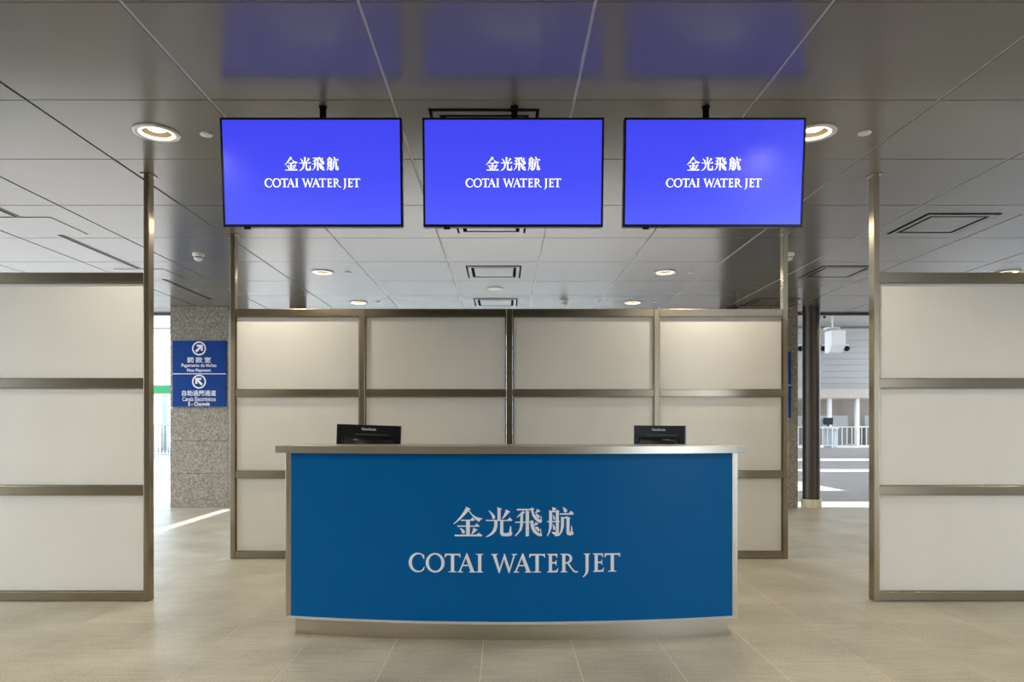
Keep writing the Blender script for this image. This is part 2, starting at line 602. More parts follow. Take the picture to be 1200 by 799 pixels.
rowmid = lambda i: (rows[i] + rows[i + 1]) / 2
LR = {0: 'one', 2: 'two', 4: 'three', 6: 'four', 8: 'five', 10: 'six', 12: 'seven', 14: 'eight'}
colx = {-3: 'left', 1: 'right', 5: 'far right', -7: 'far left'}
LBL = {(-3, 8): 'round recessed downlight glowing left of the left hanging screen',
       (1, 8): 'round recessed downlight half hidden by the right hanging screen',
       (-3, 10): 'round downlight just showing under the bottom edge of the left hanging screen',
       (1, 10): 'round downlight hidden behind the bottom edge of the right hanging screen',
       (-3, 12): 'round downlight in the ceiling between the left screen and the back partition',
       (1, 12): 'round downlight in the ceiling between the right screen and the back partition',
       (-3, 14): 'farthest left downlight, just over the top rail of the back partition',
       (1, 14): 'farthest right downlight, just over the top rail of the back partition',
       (5, 12): 'downlight peeping over the top rail of the right partition',
       (5, 10): 'downlight beyond the right edge of the picture over the right partition',
       (-3, 6): 'downlight above the viewer to the left, before the counter', (1, 6): 'downlight above the viewer to the right, before the counter'}
proto = None
for (c, r_i) in lamp_cells:
    loc = (CX0 + (c + 0.5) * CW, rowmid(r_i), CEIL)
    lab = LBL.get((c, r_i), 'recessed downlight out of sight at the %s of the hall, row %s' % (colx[c], LR[r_i]))
    if proto is None:
        proto = downlight(loc, lab)
    else:
        dup(proto, loc, lab)


# ------------------------------------------------------------------ square ceiling vents
def vent(loc, label):
    t = thing('ceiling_vent', label, 'vent', loc, 'square air vents in the ceiling')
    x, y, z = loc
    bm = BM(); box(bm, x - 0.312, x + 0.312, y - 0.312, y + 0.312, z - 0.0025, z + 0.001)
    obj('dark_slot', bm, M['black_matt'], t)
    bm = BM()
    a, b_, h = 0.292, 0.255, 0.008
    box(bm, x - a, x + a, y - a, y - b_, z - h, z + 0.001); box(bm, x - a, x + a, y + b_, y + a, z - h, z + 0.001)
    box(bm, x - a, x - b_, y - b_, y + b_, z - h, z + 0.001); box(bm, x + b_, x + a, y - b_, y + b_, z - h, z + 0.001)
    obj('frame', bm, M['ceiling'], t)
    bm = BM(); box(bm, x - 0.222, x + 0.222, y - 0.222, y + 0.222, z - 0.007, z - 0.002, bevel=0.002)
    obj('face_plate', bm, M['ceiling'], t)
    return t


vproto = None
for x, y, lab in [(-0.11, 4.137, 'square air vent in the ceiling right above the middle hanging screen'),
                  (-0.11, 5.996, 'square air vent half hidden by the bottom edge of the middle screen'),
                  (-0.11, 7.93, 'square air vent in the ceiling between middle screen and back partition'),
                  (-0.11, 9.90, 'farthest middle air vent, just over the back partition'),
                  (3.87, 6.03, 'large square air vent in the ceiling right of the right partition post'),
                  (3.87, 7.93, 'square air vent in the ceiling between back and right partition posts'),
                  (3.87, 9.90, 'far air vent over the right end of the back partition')]:
    if vproto is None:
        vproto = vent((x, y, CEIL), lab)
    else:
        dup(vproto, (x, y, CEIL), lab)

# linear slot diffusers with access panels between them, left
for i, (y0, y1, lab) in enumerate([(4.45, 5.80, 'black linear air slot in the ceiling at the left edge of the picture'),
                                   (6.38, 7.74, 'long black linear air slot in the ceiling over the left partition'),
                                   (8.30, 9.67, 'black linear air slot in the ceiling beside the granite pillar')]):
    t = thing('linear_diffuser', lab, 'vent', (-4.14, (y0 + y1) / 2, CEIL), 'linear air slots in the ceiling')
    bm = BM(); box(bm, -4.155, -4.125, y0, y1, CEIL - 0.004, CEIL + 0.001); obj('dark_slot', bm, M['black_matt'], t)
    bm = BM(); box(bm, -4.163, -4.155, y0 - 0.008, y1 + 0.008, CEIL - 0.006, CEIL + 0.001); box(bm, -4.125, -4.117, y0 - 0.008, y1 + 0.008, CEIL - 0.006, CEIL + 0.001)
    obj('frame', bm, M['ceiling'], t)
for i, (yc, lab) in enumerate([(6.09, 'flush square access plate in the ceiling over the left partition'),
                               (8.03, 'flush access plate in the ceiling partly behind the left partition post')]):
    t = thing('access_plate', lab, 'ceiling plate', (-4.15, yc, CEIL), 'flush access plates in the ceiling')
    bm = BM(); box(bm, -4.436, -3.864, yc - 0.266, yc + 0.266, CEIL - 0.003, CEIL + 0.001); obj('shadow_gap', bm, M['dark_grey'], t)
    bm = BM(); box(bm, -4.433, -3.867, yc - 0.263, yc + 0.263, CEIL - 0.0045, CEIL - 0.003, bevel=0.0005); obj('face_plate', bm, M['ceiling'], t)

# small round blanking plates, speaker disc, smoke detectors
pp = None
for x, y, lab in [(-1.81, 4.16, 'small white round plate beside the glowing left downlight'),
                  (2.19, 4.14, 'small white round plate right of the half hidden downlight'),
                  (-1.81, 7.95, 'small white round plate beside the left downlight behind the left screen'),
                  (2.19, 7.95, 'small white round plate right of the downlight behind the right screen'),
                  (-1.81, 9.86, 'tiny round plate beside the farthest left downlight'),
                  (2.19, 9.86, 'tiny round plate beside the farthest right downlight')]:
    bm = BM(); lathe(bm, [(0.0, -0.008), (0.034, -0.008), (0.038, -0.004), (0.038, 0.001)], 0, 0, 24)
    o = obj('ceiling_disc', bm, M['white'], None, True)
    o.location = (x, y, CEIL)
    tag(o, lab, 'ceiling disc', 'small round plates in the ceiling')
bm = BM(); lathe(bm, [(0.0, -0.006), (0.09, -0.006), (0.102, -0.010), (0.106, -0.005), (0.106, 0.001)], 0, 0, 32)
o = obj('ceiling_speaker', bm, M['white'], None, True); o.location = (-0.11, 8.90, CEIL)
tag(o, 'pale round ceiling speaker between the two far middle vents', 'speaker')

dproto = None
for x, y, lab in [(-3.16, 7.07, 'white smoke detector on the ceiling left of the back partition post'),
                  (2.95, 7.07, 'white smoke detector on the ceiling behind the right end post of the back partition'),
                  (0.866, 9.75, 'white smoke detector near the ceiling above the middle of the back partition')]:
    if dproto is None:
        dproto = thing('smoke_detector', lab, 'smoke detector', (x, y, CEIL), 'smoke detectors on the ceiling')
        bm = BM(); lathe(bm, [(0.0, CEIL - 0.03), (0.05, CEIL - 0.03), (0.058, CEIL - 0.022), (0.06, CEIL + 0.001)], x, y, 28); obj('base', bm, M['white'], dproto, True)
        bm = BM(); lathe(bm, [(0.0, CEIL - 0.075), (0.028, CEIL - 0.073), (0.043, CEIL - 0.058), (0.046, CEIL - 0.030)], x, y, 28); obj('sensor_head', bm, M['white'], dproto, True)
        bm = BM(); lathe(bm, [(0.047, CEIL - 0.040), (0.049, CEIL - 0.044), (0.047, CEIL - 0.048)], x, y, 28); obj('dark_band', bm, M['dark_grey'], dproto, True)
    else:
        dup(dproto, (x, y, CEIL), lab)

# ------------------------------------------------------------------ partitions: steel posts and rails with white panels
RAIL_Z = [(0.004, 0.068), (0.752, 0.815), (1.507, 1.571), (2.250, 2.320)]


def partition(name, label, posts, yf, tall, pw, bays_mat='laminate'):
    """posts: x of the post centres; tall: which posts reach the ceiling; yf: front of the frame"""
    t = thing(name, label, 'partition', ((posts[0] + posts[-1]) / 2, yf + 0.035, 0))
    for x, tl, w in zip(posts, tall, pw):
        zt = CEIL if tl else RAIL_Z[-1][1]
        bm = BM(); box(bm, x - w / 2, x + w / 2, yf, yf + 0.072, 0.0, zt, bevel=0.003)
        p = obj('post', bm, M['steel_v'], t)
        if tl:
            bm = BM(); box(bm, x - w / 2 - 0.02, x + w / 2 + 0.02, yf - 0.012, yf + 0.084, CEIL - 0.006, CEIL - 0.0005)
            obj('ceiling_flange', bm, M['steel_v'], p)
    for (x0, w0), (x1, w1) in zip(zip(posts, pw), list(zip(posts, pw))[1:]):
        a, b_ = x0 + w0 / 2, x1 - w1 / 2
        for z0, z1 in RAIL_Z:
            bm = BM(); box(bm, a + 0.0005, b_ - 0.0005, yf + 0.004, yf + 0.068, z0, z1, bevel=0.003)
            obj('rail', bm, M['steel_h'], t)
        for (l0, l1), (h0, h1) in zip(RAIL_Z, RAIL_Z[1:]):
            bm = BM(); box(bm, a + 0.010, b_ - 0.010, yf + 0.026, yf + 0.046, l1 + 0.001, h0 - 0.001)
            p = obj('panel', bm, M[bays_mat], t)
            bm = BM()
            for zz0, zz1 in ((l1 + 0.001, l1 + 0.006), (h0 - 0.006, h0 - 0.001)):
                box(bm, a + 0.010, b_ - 0.010, yf + 0.018, yf + 0.026, zz0, zz1)
            for xx0, xx1 in ((a + 0.001, a + 0.010), (b_ - 0.010, b_ - 0.001)):
                box(bm, xx0, xx1, yf + 0.018, yf + 0.046, l1 + 0.001, h0 - 0.001)
            obj('bead', bm, M['steel_h'], p)
    return t


partition('partition_screen', 'white panelled steel partition at the left edge of the picture',
          [-5.28, -3.90, -2.518], 4.81, [1, 1, 1], [0.038] * 3)
partition('partition_screen', 'white panelled steel partition at the right edge of the picture',
          [2.631, 4.02, 5.40], 4.81, [1, 1, 1], [0.038] * 3)
partition('partition_screen', 'long white panelled steel partition standing behind the blue counter',
          [-2.512, -1.312, 0.055, 1.422, 2.617], 6.33, [1, 0, 0, 0, 1], [0.045, 0.05, 0.058, 0.05, 0.045])

# ------------------------------------------------------------------ lettering: serif capitals and brush-serif characters as outlines
def arc(cx, cz, rx, rz, a0, a1, n):
    return [(cx + rx * math.cos(math.radians(a0 + (a1 - a0) * i / n)), cz + rz * math.sin(math.radians(a0 + (a1 - a0) * i / n))) for i in range(n + 1)]


def strip(outer, inner):
    return [[outer[i], outer[i + 1], inner[i + 1], inner[i]] for i in range(len(outer) - 1)]


def L_C():
    out = strip(arc(.50, .5, .50, .53, 48, 312, 30), arc(.55, .5, .375, .455, 52, 308, 30))
    out.append([(.80, .93), (.85, .90), (.86, .70), (.82, .70), (.775, .80), (.73, .84)])
    out.append([(.80, .08), (.83, .10), (.88, .26), (.85, .28), (.78, .17), (.74, .13)])
    return out


def L_O():
    return strip(arc(.515, .5, .515, .53, 0, 360, 44), arc(.515, .5, .345, .445, 6, 366, 44))


SERIF_LETTERS = {
    'C': L_C(), 'O': L_O(),
    'I': [[(0.02, 0), (.41, 0), (.41, .028), (.31, .06), (.31, .94), (.41, .972), (.41, 1), (.02, 1), (.02, .972), (.13, .94), (.13, .06), (.02, .028)]],
    'T': [[(.20, 0), (.66, 0), (.66, .028), (.52, .06), (.52, .915), (.345, .915), (.345, .06), (.20, .028)],
          [(.04, 1.0), (.83, 1.0), (.855, 1.03), (.865, .80), (.83, .80), (.79, .885), (.72, .917), (.16, .917), (.09, .885), (.03, .79), (0, .80), (.02, 1.0)]],
    'A': [[(.075, .05), (.155, .05), (.495, .90), (.46, 1.0)], [(.455, 1.03), (.52, 1.03), (.90, .05), (.705, .05), (.42, .82)],
          [(.25, .34), (.68, .34), (.66, .405), (.275, .405)], [(0, 0), (.29, 0), (.29, .03), (.16, .06), (.07, .06), (0, .03)],
          [(.61, 0), (.98, 0), (.98, .03), (.89, .07), (.71, .07), (.61, .03)]],
    'W': [[(.075, .95), (.255, .95), (.475, .20), (.455, -.03), (.41, -.03)], [(.415, -.03), (.455, -.03), (.745, .86), (.71, 1.0), (.43, .15)],
          [(.69, 1.01), (.74, 1.01), (1.01, .22), (.985, -.03), (.94, -.03), (.67, .82)], [(.945, -.03), (.99, -.03), (1.295, .95), (1.215, .95), (.97, .15)],
          [(0, 1), (.36, 1), (.36, .97), (.255, .94), (.075, .94), (0, .97)], [(1.11, 1), (1.41, 1), (1.41, .97), (1.30, .94), (1.21, .94), (1.11, .97)]],
    'E': [[(.0, 0), (.26, 0), (.26, 1), (0, 1), (0, .972), (.09, .94), (.09, .06), (0, .028)],
          [(.26, .918), (.42, .918), (.49, .88), (.52, .79), (.555, .79), (.545, 1.0), (.26, 1.0)],
          [(.26, .475), (.41, .475), (.46, .44), (.475, .38), (.505, .38), (.505, .66), (.475, .66), (.46, .59), (.41, .555), (.26, .555)],
          [(.26, 0), (.56, 0), (.60, .22), (.565, .22), (.51, .12), (.44, .083), (.26, .083)]],
    'R': [[(0, 0), (.38, 0), (.38, .028), (.27, .06), (.27, 1), (0, 1), (0, .972), (.10, .94), (.10, .06), (0, .028)],
          [(.40, .50), (.50, .44), (.66, .20), (.80, .06), (.97, .03), (.97, 0), (.84, -.03), (.71, .02), (.55, .22), (.38, .46)]]
         + strip([(.26, 1.0), (.38, 1.0)] + arc(.38, .74, .265, .26, 80, -80, 14) + [(.38, .47), (.26, .47)],
                 [(.26, .925), (.38, .925)] + arc(.36, .74, .135, .185, 80, -80, 14) + [(.36, .545), (.26, .545)]),
    'J': [[(.06, 1), (.41, 1), (.41, .972), (.325, .94), (.325, .15), (.29, -.03), (.18, -.18), (.02, -.29), (0, -.26), (.10, -.15), (.155, -.02), (.16, .12), (.16, .94), (.06, .972)]],
}
# (letter, left edge) along the line, in picture-plan units where a capital is 21.6 high
LINE = [('C', 478.4), ('O', 498.6), ('T', 520.9), ('A', 536.4), ('I', 557.4), ('W', 575.6), ('A', 601.9), ('T', 620.0),
        ('E', 641.2), ('R', 656.7), ('J', 682.9), ('E', 695.2), ('T', 708.8)]
BASE_V, CAP = 670.4, 21.6
HAN = {
    'jin': [[(318, 130), (345, 140), (400, 172), (375, 190), (300, 270), (230, 340), (170, 390), (110, 432), (92, 430), (150, 380), (215, 300), (270, 225), (305, 165)],
            [(372, 196), (430, 265), (500, 310), (560, 325), (615, 335), (575, 355), (548, 392), (500, 365), (440, 305), (390, 240), (362, 210)],
            [(228, 358), (395, 358), (430, 318), (470, 358), (455, 376), (228, 376)],
            [(318, 370), (385, 370), (385, 625), (318, 625)],
            [(162, 460), (470, 460), (500, 420), (555, 465), (550, 480), (165, 480)],
            [(205, 498), (250, 515), (290, 550), (300, 585), (280, 603), (250, 598), (240, 560)],
            [(445, 498), (520, 530), (480, 570), (425, 612), (408, 612), (430, 560)],
            [(115, 622), (505, 618), (540, 585), (605, 632), (590, 647), (120, 647)]],
    'guang': [[(703, 195), (745, 208), (790, 250), (825, 285), (828, 330), (800, 350), (780, 335), (770, 290), (745, 240)],
              [(862, 135), (945, 162), (925, 185), (925, 362), (870, 362), (870, 160)],
              [(1012, 175), (1095, 213), (1060, 240), (1010, 300), (955, 350), (945, 345), (985, 270), (1010, 210)],
              [(665, 358), (1045, 358), (1085, 315), (1130, 360), (1120, 377), (670, 377)],
              [(815, 372), (872, 372), (868, 470), (845, 550), (790, 610), (720, 648), (672, 662), (665, 655), (730, 610), (785, 550), (812, 470)],
              [(918, 372), (972, 372), (972, 570), (985, 590), (1050, 590), (1075, 570), (1092, 470), (1110, 470), (1115, 575), (1135, 595), (1105, 640), (1060, 645), (960, 645), (925, 620), (915, 590)]],
    'fei': [[(p[0] + 1125, p[1]) for p in q] for q in [
        [(340, 138), (392, 168), (374, 185), (385, 240), (420, 300), (470, 345), (500, 360), (505, 290), (515, 290), (522, 370), (525, 395), (500, 412), (450, 395), (395, 345), (355, 280), (335, 192), (90, 192), (80, 180), (95, 165), (325, 165)],
        [(440, 165), (460, 178), (502, 205), (470, 215), (420, 245), (402, 236), (428, 200)],
        [(428, 250), (482, 283), (484, 325), (466, 330), (408, 280)],
        [(190, 200), (232, 225), (200, 255), (140, 285), (90, 320), (83, 312), (150, 240)],
        [(147, 280), (195, 250), (192, 450), (165, 540), (110, 600), (60, 648), (50, 635), (105, 570), (135, 500), (142, 440)],
        [(58, 390), (330, 390), (330, 409), (58, 409)],
        [(240, 192), (312, 215), (298, 235), (298, 630), (282, 646), (240, 646)],
        [(328, 362), (378, 380), (380, 420), (395, 490), (430, 560), (480, 592), (498, 600), (495, 520), (508, 515), (515, 590), (530, 630), (505, 648), (440, 630), (375, 580), (335, 500), (323, 430)],
        [(415, 395), (465, 425), (430, 452), (398, 460), (388, 446)],
        [(402, 480), (458, 482), (486, 530), (472, 565), (448, 556)]]],
    'hang': [[(p[0] + 1125, p[1]) for p in q] for q in [
        [(705, 135), (782, 158), (755, 185), (728, 212), (712, 205)],
        [(648, 188), (702, 205), (705, 400), (695, 500), (665, 580), (625, 648), (613, 640), (640, 570), (652, 480), (652, 210)],
        [(695, 203), (770, 203), (795, 180), (837, 215), (822, 230), (824, 600), (810, 640), (760, 650), (752, 630), (702, 588), (700, 570), (770, 577), (770, 226), (695, 226)],
        [(618, 380), (837, 380), (837, 401), (624, 401)],
        [(712, 262), (735, 285), (760, 330), (750, 362), (728, 352), (718, 300)],
        [(712, 425), (740, 450), (760, 500), (748, 542), (724, 532), (718, 470)],
        [(883, 133), (930, 150), (970, 185), (962, 222), (936, 237), (910, 215), (903, 170)],
        [(835, 246), (1000, 246), (1035, 198), (1087, 245), (1076, 270), (840, 270)],
        [(862, 305), (915, 318), (912, 470), (882, 570), (830, 642), (813, 634), (850, 560), (862, 460)],
        [(905, 312), (940, 312), (965, 298), (1027, 330), (1012, 350), (1012, 560), (1022, 580), (1035, 560), (1040, 470), (1055, 470), (1065, 560), (1087, 590), (1070, 625), (1020, 637), (970, 622), (958, 590), (958, 336), (905, 336)]]],
}


def logo_glyphs():
    """every glyph as (kind, polygons) in plan units, x right, v down"""
    out = []
    for key in ('jin', 'guang', 'fei', 'hang'):
        out.append(('character', [[(525 + x / 15, 585 + y / 15) for x, y in poly] for poly in HAN[key]]))
    for ch, x0 in LINE:
        out.append(('letter', [[(x0 + x * CAP, BASE_V - y * CAP) for x, y in poly] for poly in SERIF_LETTERS[ch]]))
    return out


GLYPHS = logo_glyphs()

# ------------------------------------------------------------------ service counter
KX, KR, KY = 0.048, 6.77, 3.91                  # axis, radius and front of the curved face
HW = 1.337
CTR = thing('service_counter', 'curved blue service counter with white lettering and a steel worktop', 'counter', (KX, 4.25, 0))


def face_y(x, r_add=0.0):
    dx = x - KX
    R = KR + r_add
    return KY - r_add + R - math.sqrt(R * R - dx * dx)


def curved_slab(bm, hw, r_front, r_back, z0, z1, n=40, flat_back=None):
    """slab between two curved faces (r_add values) or between the curved front and a flat back"""
    F0, F1, B0, B1 = [], [], [], []
    for i in range(n + 1):
        x = KX - hw + 2 * hw * i / n
        yf = face_y(x, r_front)
        yb = flat_back if flat_back is not None else face_y(x, r_back)
        F0.append(bm.verts.new((x, yf, z0))); F1.append(bm.verts.new((x, yf, z1)))
        B0.append(bm.verts.new((x, yb, z0))); B1.append(bm.verts.new((x, yb, z1)))
    for i in range(n):
        bm.faces.new((F0[i], F0[i + 1], F1[i + 1], F1[i]))
        bm.faces.new((B0[i], B1[i], B1[i + 1], B0[i + 1]))
        bm.faces.new((F1[i], F1[i + 1], B1[i + 1], B1[i]))
        bm.faces.new((F0[i], B0[i], B0[i + 1], F0[i + 1]))
    for i in (0, n):
        bm.faces.new((F0[i], F1[i], B1[i], B0[i]))


bm = BM(); curved_slab(bm, HW - 0.032, 0, -0.02, 0.116, 1.081)
front = obj('front_panel', bm, M['counter_blue'], CTR)
bm = BM(); curved_slab(bm, 1.291, -0.045, -0.065, 0.0, 0.112)
obj('plinth', bm, M['steel_counter'], CTR)
bm = BM(); curved_slab(bm, HW, 0.005, -0.03, 0.104, 0.118)
obj('bottom_edge', bm, M['light_grey'], CTR)
for s in (-1, 1):
    bm = BM()
    xa, xb = sorted((KX + s * HW, KX + s * (HW - 0.032)))
    box(bm, xa, xb, face_y(KX + s * HW) - 0.006, 4.84, 0.112, 1.081, bevel=0.002)
    obj('side_panel', bm, M['steel_counter'], CTR)
bm = BM(); curved_slab(bm, HW + 0.057, 0.03, 0, 1.081, 1.123, flat_back=4.36)
bmesh.ops.bevel(bm, geom=[e for e in bm.edges if len(e.link_faces) == 2 and e.calc_face_angle(0) > 1.0], offset=0.003, segments=2, affect='EDGES')
obj('worktop', bm, M['steel_counter'], CTR)
bm = BM(); curved_slab(bm, HW - 0.04, -0.03, 0, 0.755, 0.785, flat_back=4.86)
obj('desk_shelf', bm, M['desk'], CTR)
bm = BM()
for x in (KX - 0.45, KX + 0.45):
    box(bm, x - 0.01, x + 0.01, 4.2, 4.75, 0.02, 0.754)
obj('divider', bm, M['desk'], CTR)
S = 3.915 / 800
for kind, polys in GLYPHS:
    bm = BM()
    for poly in polys:
        pts = [(S * (u - 590), 1.25 - S * (v - 497)) for u, v in poly]
        prism_xz(bm, pts, 0.0, 0.004)
    for v_ in bm.verts:
        v_.co.y += face_y(v_.co.x) - 0.003
    o = obj(kind, bm, M['letter'], front, tri=True)


# ------------------------------------------------------------------ text set in the built-in sans face
def text_polys(body, width=None, height=None, bold=0.0, spacing=1.0):
    cu = bpy.data.curves.new('tmp', 'FONT')
    cu.body = body
    cu.align_x = 'CENTER'
    cu.space_character = spacing
    cu.offset = bold
    cu.resolution_u = 3
    to = bpy.data.objects.new('tmp', cu); COL.objects.link(to)
    dg = bpy.context.evaluated_depsgraph_get()
    me = bpy.data.meshes.new_from_object(to.evaluated_get(dg))
    bpy.data.objects.remove(to); bpy.data.curves.remove(cu)
    vsx = [v.co.x for v in me.vertices]; vsy = [v.co.y for v in me.vertices]
    w, h = max(vsx) - min(vsx), max(vsy) - min(vsy)
    sx = width / w if width else None
    sy = height / h if height else sx
    sx = sx or sy
    mx_, my_ = (max(vsx) + min(vsx)) / 2, (max(vsy) + min(vsy)) / 2
    return me, sx, sy, mx_, my_


def text_obj(name, body, cx, y, cz, width=None, height=None, mat=None, parent=None, bold=0.0, spacing=1.0):
    me, sx, sy, mx_, my_ = text_polys(body, width, height, bold, spacing)
    o_ = ORG[parent.name]
    for v_ in me.vertices:
        x, z = (v_.co.x - mx_) * sx + cx, (v_.co.y - my_) * sy + cz
        v_.co = Vector((x, y, z)) - o_
    me.materials.clear(); me.materials.append(mat)
    me.name = name
    o = bpy.data.objects.new(name, me); COL.objects.link(o); o.parent = parent
    ORG[o.name] = o_
    return o


# ------------------------------------------------------------------ hanging screens
def screen(cx, label):
    W, H, D = 0.983, 0.578, 0.045
    t = thing('hanging_screen', label, 'screen', (cx, 3.735, 2.62), 'blue screens hanging over the counter')
    y0 = 3.735 - D / 2
    z0, z1 = 2.62 - H / 2, 2.62 + H / 2
    x0, x1 = cx - W / 2, cx + W / 2
    bm = BM(); box(bm, x0, x1, y0 + 0.006, y0 + D, z0, z1, bevel=0.004); box(bm, x0 + 0.2, x1 - 0.2, y0 + D, y0 + D + 0.03, z0 + 0.06, z1 - 0.12, bevel=0.006)
    obj('housing', bm, M['black'], t)
    bz = 0.011
    bm = BM()
    box(bm, x0, x1, y0, y0 + 0.0075, z1 - bz, z1); box(bm, x0, x1, y0, y0 + 0.0075, z0, z0 + bz + 0.003)
    box(bm, x0, x0 + bz, y0, y0 + 0.0075, z0 + bz + 0.003, z1 - bz); box(bm, x1 - bz, x1, y0, y0 + 0.0075, z0 + bz + 0.003, z1 - bz)
    obj('bezel', bm, M['black'], t)
    bm = BM(); box(bm, x0 + bz, x1 - bz, y0 + 0.003, y0 + 0.006, z0 + bz + 0.003, z1 - bz)
    d = obj('display', bm, M['screen'], t)
    bm = BM(); box(bm, x0 + 0.11, x0 + 0.145, y0 + 0.004, y0 + 0.02, z0 - 0.012, z0 + 0.002, bevel=0.003)
    obj('sensor', bm, M['black'], t)
    k = 0.983 / 213.5 * 0.454                     # plan units of the logo to metres on the display
    for kind in ('character', 'letter'):
        bm = BM()
        for kd, polys in GLYPHS:
            if kd != kind:
                continue
            for poly in polys:
                prism_xz(bm, [((u - 602.5) * k + cx, 2.62 + 0.002 - (v - 633.0) * k) for u, v in poly], y0 + 0.0020, y0 + 0.0031)
        obj('picture_' + kind + 's', bm, M['screen_white'], d, tri=True)
    # mounting arm: hinge behind the screen, pole to the ceiling
    px_ = cx + 0.006
    bm = BM(); box(bm, px_ - 0.07, px_ + 0.07, y0 + D + 0.02, y0 + D + 0.04, 2.55, 2.80, bevel=0.003)
    br = obj('bracket', bm, M['black_matt'], t)
    return t


for cx, pole_x, lab in [(-1.042, -1.003, 'left hanging screen showing white lettering on bright blue'),
                        (0.053, 0.061, 'middle hanging screen showing white lettering on bright blue'),
                        (1.145, 1.125, 'right hanging screen showing white lettering on bright blue')]:
    t = screen(cx, lab)
    t.rotation_euler = (math.radians(5.0), 0, 0)
    # the pole is straight up and down: undo the tilt for it
    bm = BM()
    tube(bm, (pole_x, 3.795, 2.58), (pole_x, 3.795, CEIL - 0.004), 0.018, 14)
    p = obj('pole', bm, M['black_matt'], t)
    p.rotation_euler = (-math.radians(5.0), 0, 0)
    bm = BM(); lathe(bm, [(0.018, CEIL - 0.010), (0.022, CEIL - 0.009), (0.023, CEIL - 0.0035)], pole_x, 3.795, 20)
    p2 = obj('ceiling_rose', bm, M['black_matt'], t, True)
    p2.rotation_euler = (-math.radians(5.0), 0, 0)


# ------------------------------------------------------------------ desk monitors seen from behind
def monitor(label, loc, yaw, tilt, roll, W, stand_h):
    """built about its base, back of the screen towards the viewer (-Y)"""
    t = thing('desk_monitor', label, 'monitor', loc, 'black desk monitors behind the counter')
    lx, ly, lz = loc
    H = 0.31
    zc = lz + stand_h
    bm = BM()
    # shell with chamfered back
    z0, z1 = zc - H / 2, zc + H / 2
    vs_ = box(bm, lx - W / 2, lx + W / 2, ly - 0.01, ly + 0.02, z0, z1, bevel=0.004)
    sh = obj('shell', bm, M['black'], t)
    bm = BM()
    F = [(lx - W / 2 + 0.03, z0 + 0.02), (lx + W / 2 - 0.03, z0 + 0.02), (lx + W / 2 - 0.03, z1 - 0.075), (lx - W / 2 + 0.03, z1 - 0.075)]
    G = [(lx - W / 2 + 0.07, z0 + 0.06), (lx + W / 2 - 0.07, z0 + 0.06), (lx + W / 2 - 0.07, z1 - 0.115), (lx - W / 2 + 0.07, z1 - 0.115)]
    A = [bm.verts.new((x, ly - 0.009, z)) for x, z in F]; B = [bm.verts.new((x, ly - 0.045, z)) for x, z in G]
    bm.faces.new(B); bm.faces.new(A[::-1])
    for i in range(4):
        j = (i + 1) % 4
        bm.faces.new((A[i], A[j], B[j], B[i]))
    bmesh.ops.bevel(bm, geom=list(bm.edges), offset=0.008, segments=3, affect='EDGES')
    obj('rear_cover', bm, M['black'], t, True)
    bm = BM(); box(bm, lx - W / 2 + 0.012, lx + W / 2 - 0.012, ly + 0.019, ly + 0.022, z0 + 0.015, z1 - 0.012)
    obj('screen_glass', bm, M['black'], t)
    text_obj('lettering', 'ViewSonic', lx, ly - 0.0115, z1 - 0.028, width=0.10, mat=M['sign_white'], parent=sh, bold=0.01)
    bm = BM(); box(bm, lx - 0.09, lx + 0.13, ly - 0.014, ly - 0.009, z1 - 0.068, z1 - 0.062, bevel=0.001)
    obj('vent_grille', bm, M['dark_grey'], sh)
    bm = BM(); box(bm, lx - 0.025, lx + 0.025, ly - 0.035, ly - 0.005, lz + 0.012, zc, bevel=0.006)
    obj('stand', bm, M['black'], t)
    bm = BM(); lathe(bm, [(0.0, lz + 0.016), (0.08, lz + 0.015), (0.11, lz + 0.008), (0.11, lz + 0.001), (0.0, lz + 0.001)], lx, ly, 32)
    obj('foot', bm, M['black'], t, True)
    t.rotation_euler = (0, 0, yaw)
    for ch in t.children:                         # the screen head leans a little on its stand
        if ch.name.split('.')[0] in ('shell', 'rear_cover', 'screen_glass'):
            ch.rotation_euler = (tilt, roll, 0)
    return t


monitor('black desk monitor at the left end of the counter, seen from behind', (-0.924, 4.62, 0.786), 0.0, 0.0, math.radians(1.9), 0.434, 0.304)
monitor('black desk monitor turned aside at the right end of the counter, seen from behind', (1.055, 4.64, 0.786), math.radians(-36), 0.0, math.radians(0.4), 0.365, 0.300)


# ------------------------------------------------------------------ granite pillars with direction signs
def pillar(label, x0, x1, y0, y1):
    t = thing('granite_pillar', label, 'pillar', ((x0 + x1) / 2, (y0 + y1) / 2, 0))
    bm = BM(); box(bm, x0 + 0.025, x1 - 0.025, y0 + 0.025, y1 - 0.025, 0, CEIL); obj('core', bm, M['dark_grey'], t)
    zs = [0.0, 0.51, 1.003, 1.496, 1.989, 2.482, CEIL]
    for a, b_ in zip(zs, zs[1:]):
        a, b_ = a + 0.002, b_ - 0.002
        bm = BM(); box(bm, x0, x1, y0, y0 + 0.025, a, b_, bevel=0.002); obj('granite_slab', bm, M['granite'], t)
        bm = BM(); box(bm, x0, x1, y1 - 0.025, y1, a, b_, bevel=0.002); obj('granite_slab', bm, M['granite'], t)
        for xx in (x0, x1 - 0.025):
            bm = BM(); box(bm, xx, xx + 0.025, y0 + 0.026, y1 - 0.026, a, b_, bevel=0.002); obj('granite_slab', bm, M['granite'], t)
    return t


pillar('speckled granite pillar carrying the blue direction sign, left of the back partition', -5.00, -4.13, 10.24, 11.06)
pillar('speckled granite pillar mostly hidden behind the right end of the back partition', 3.545, 4.416, 10.24, 11.06)


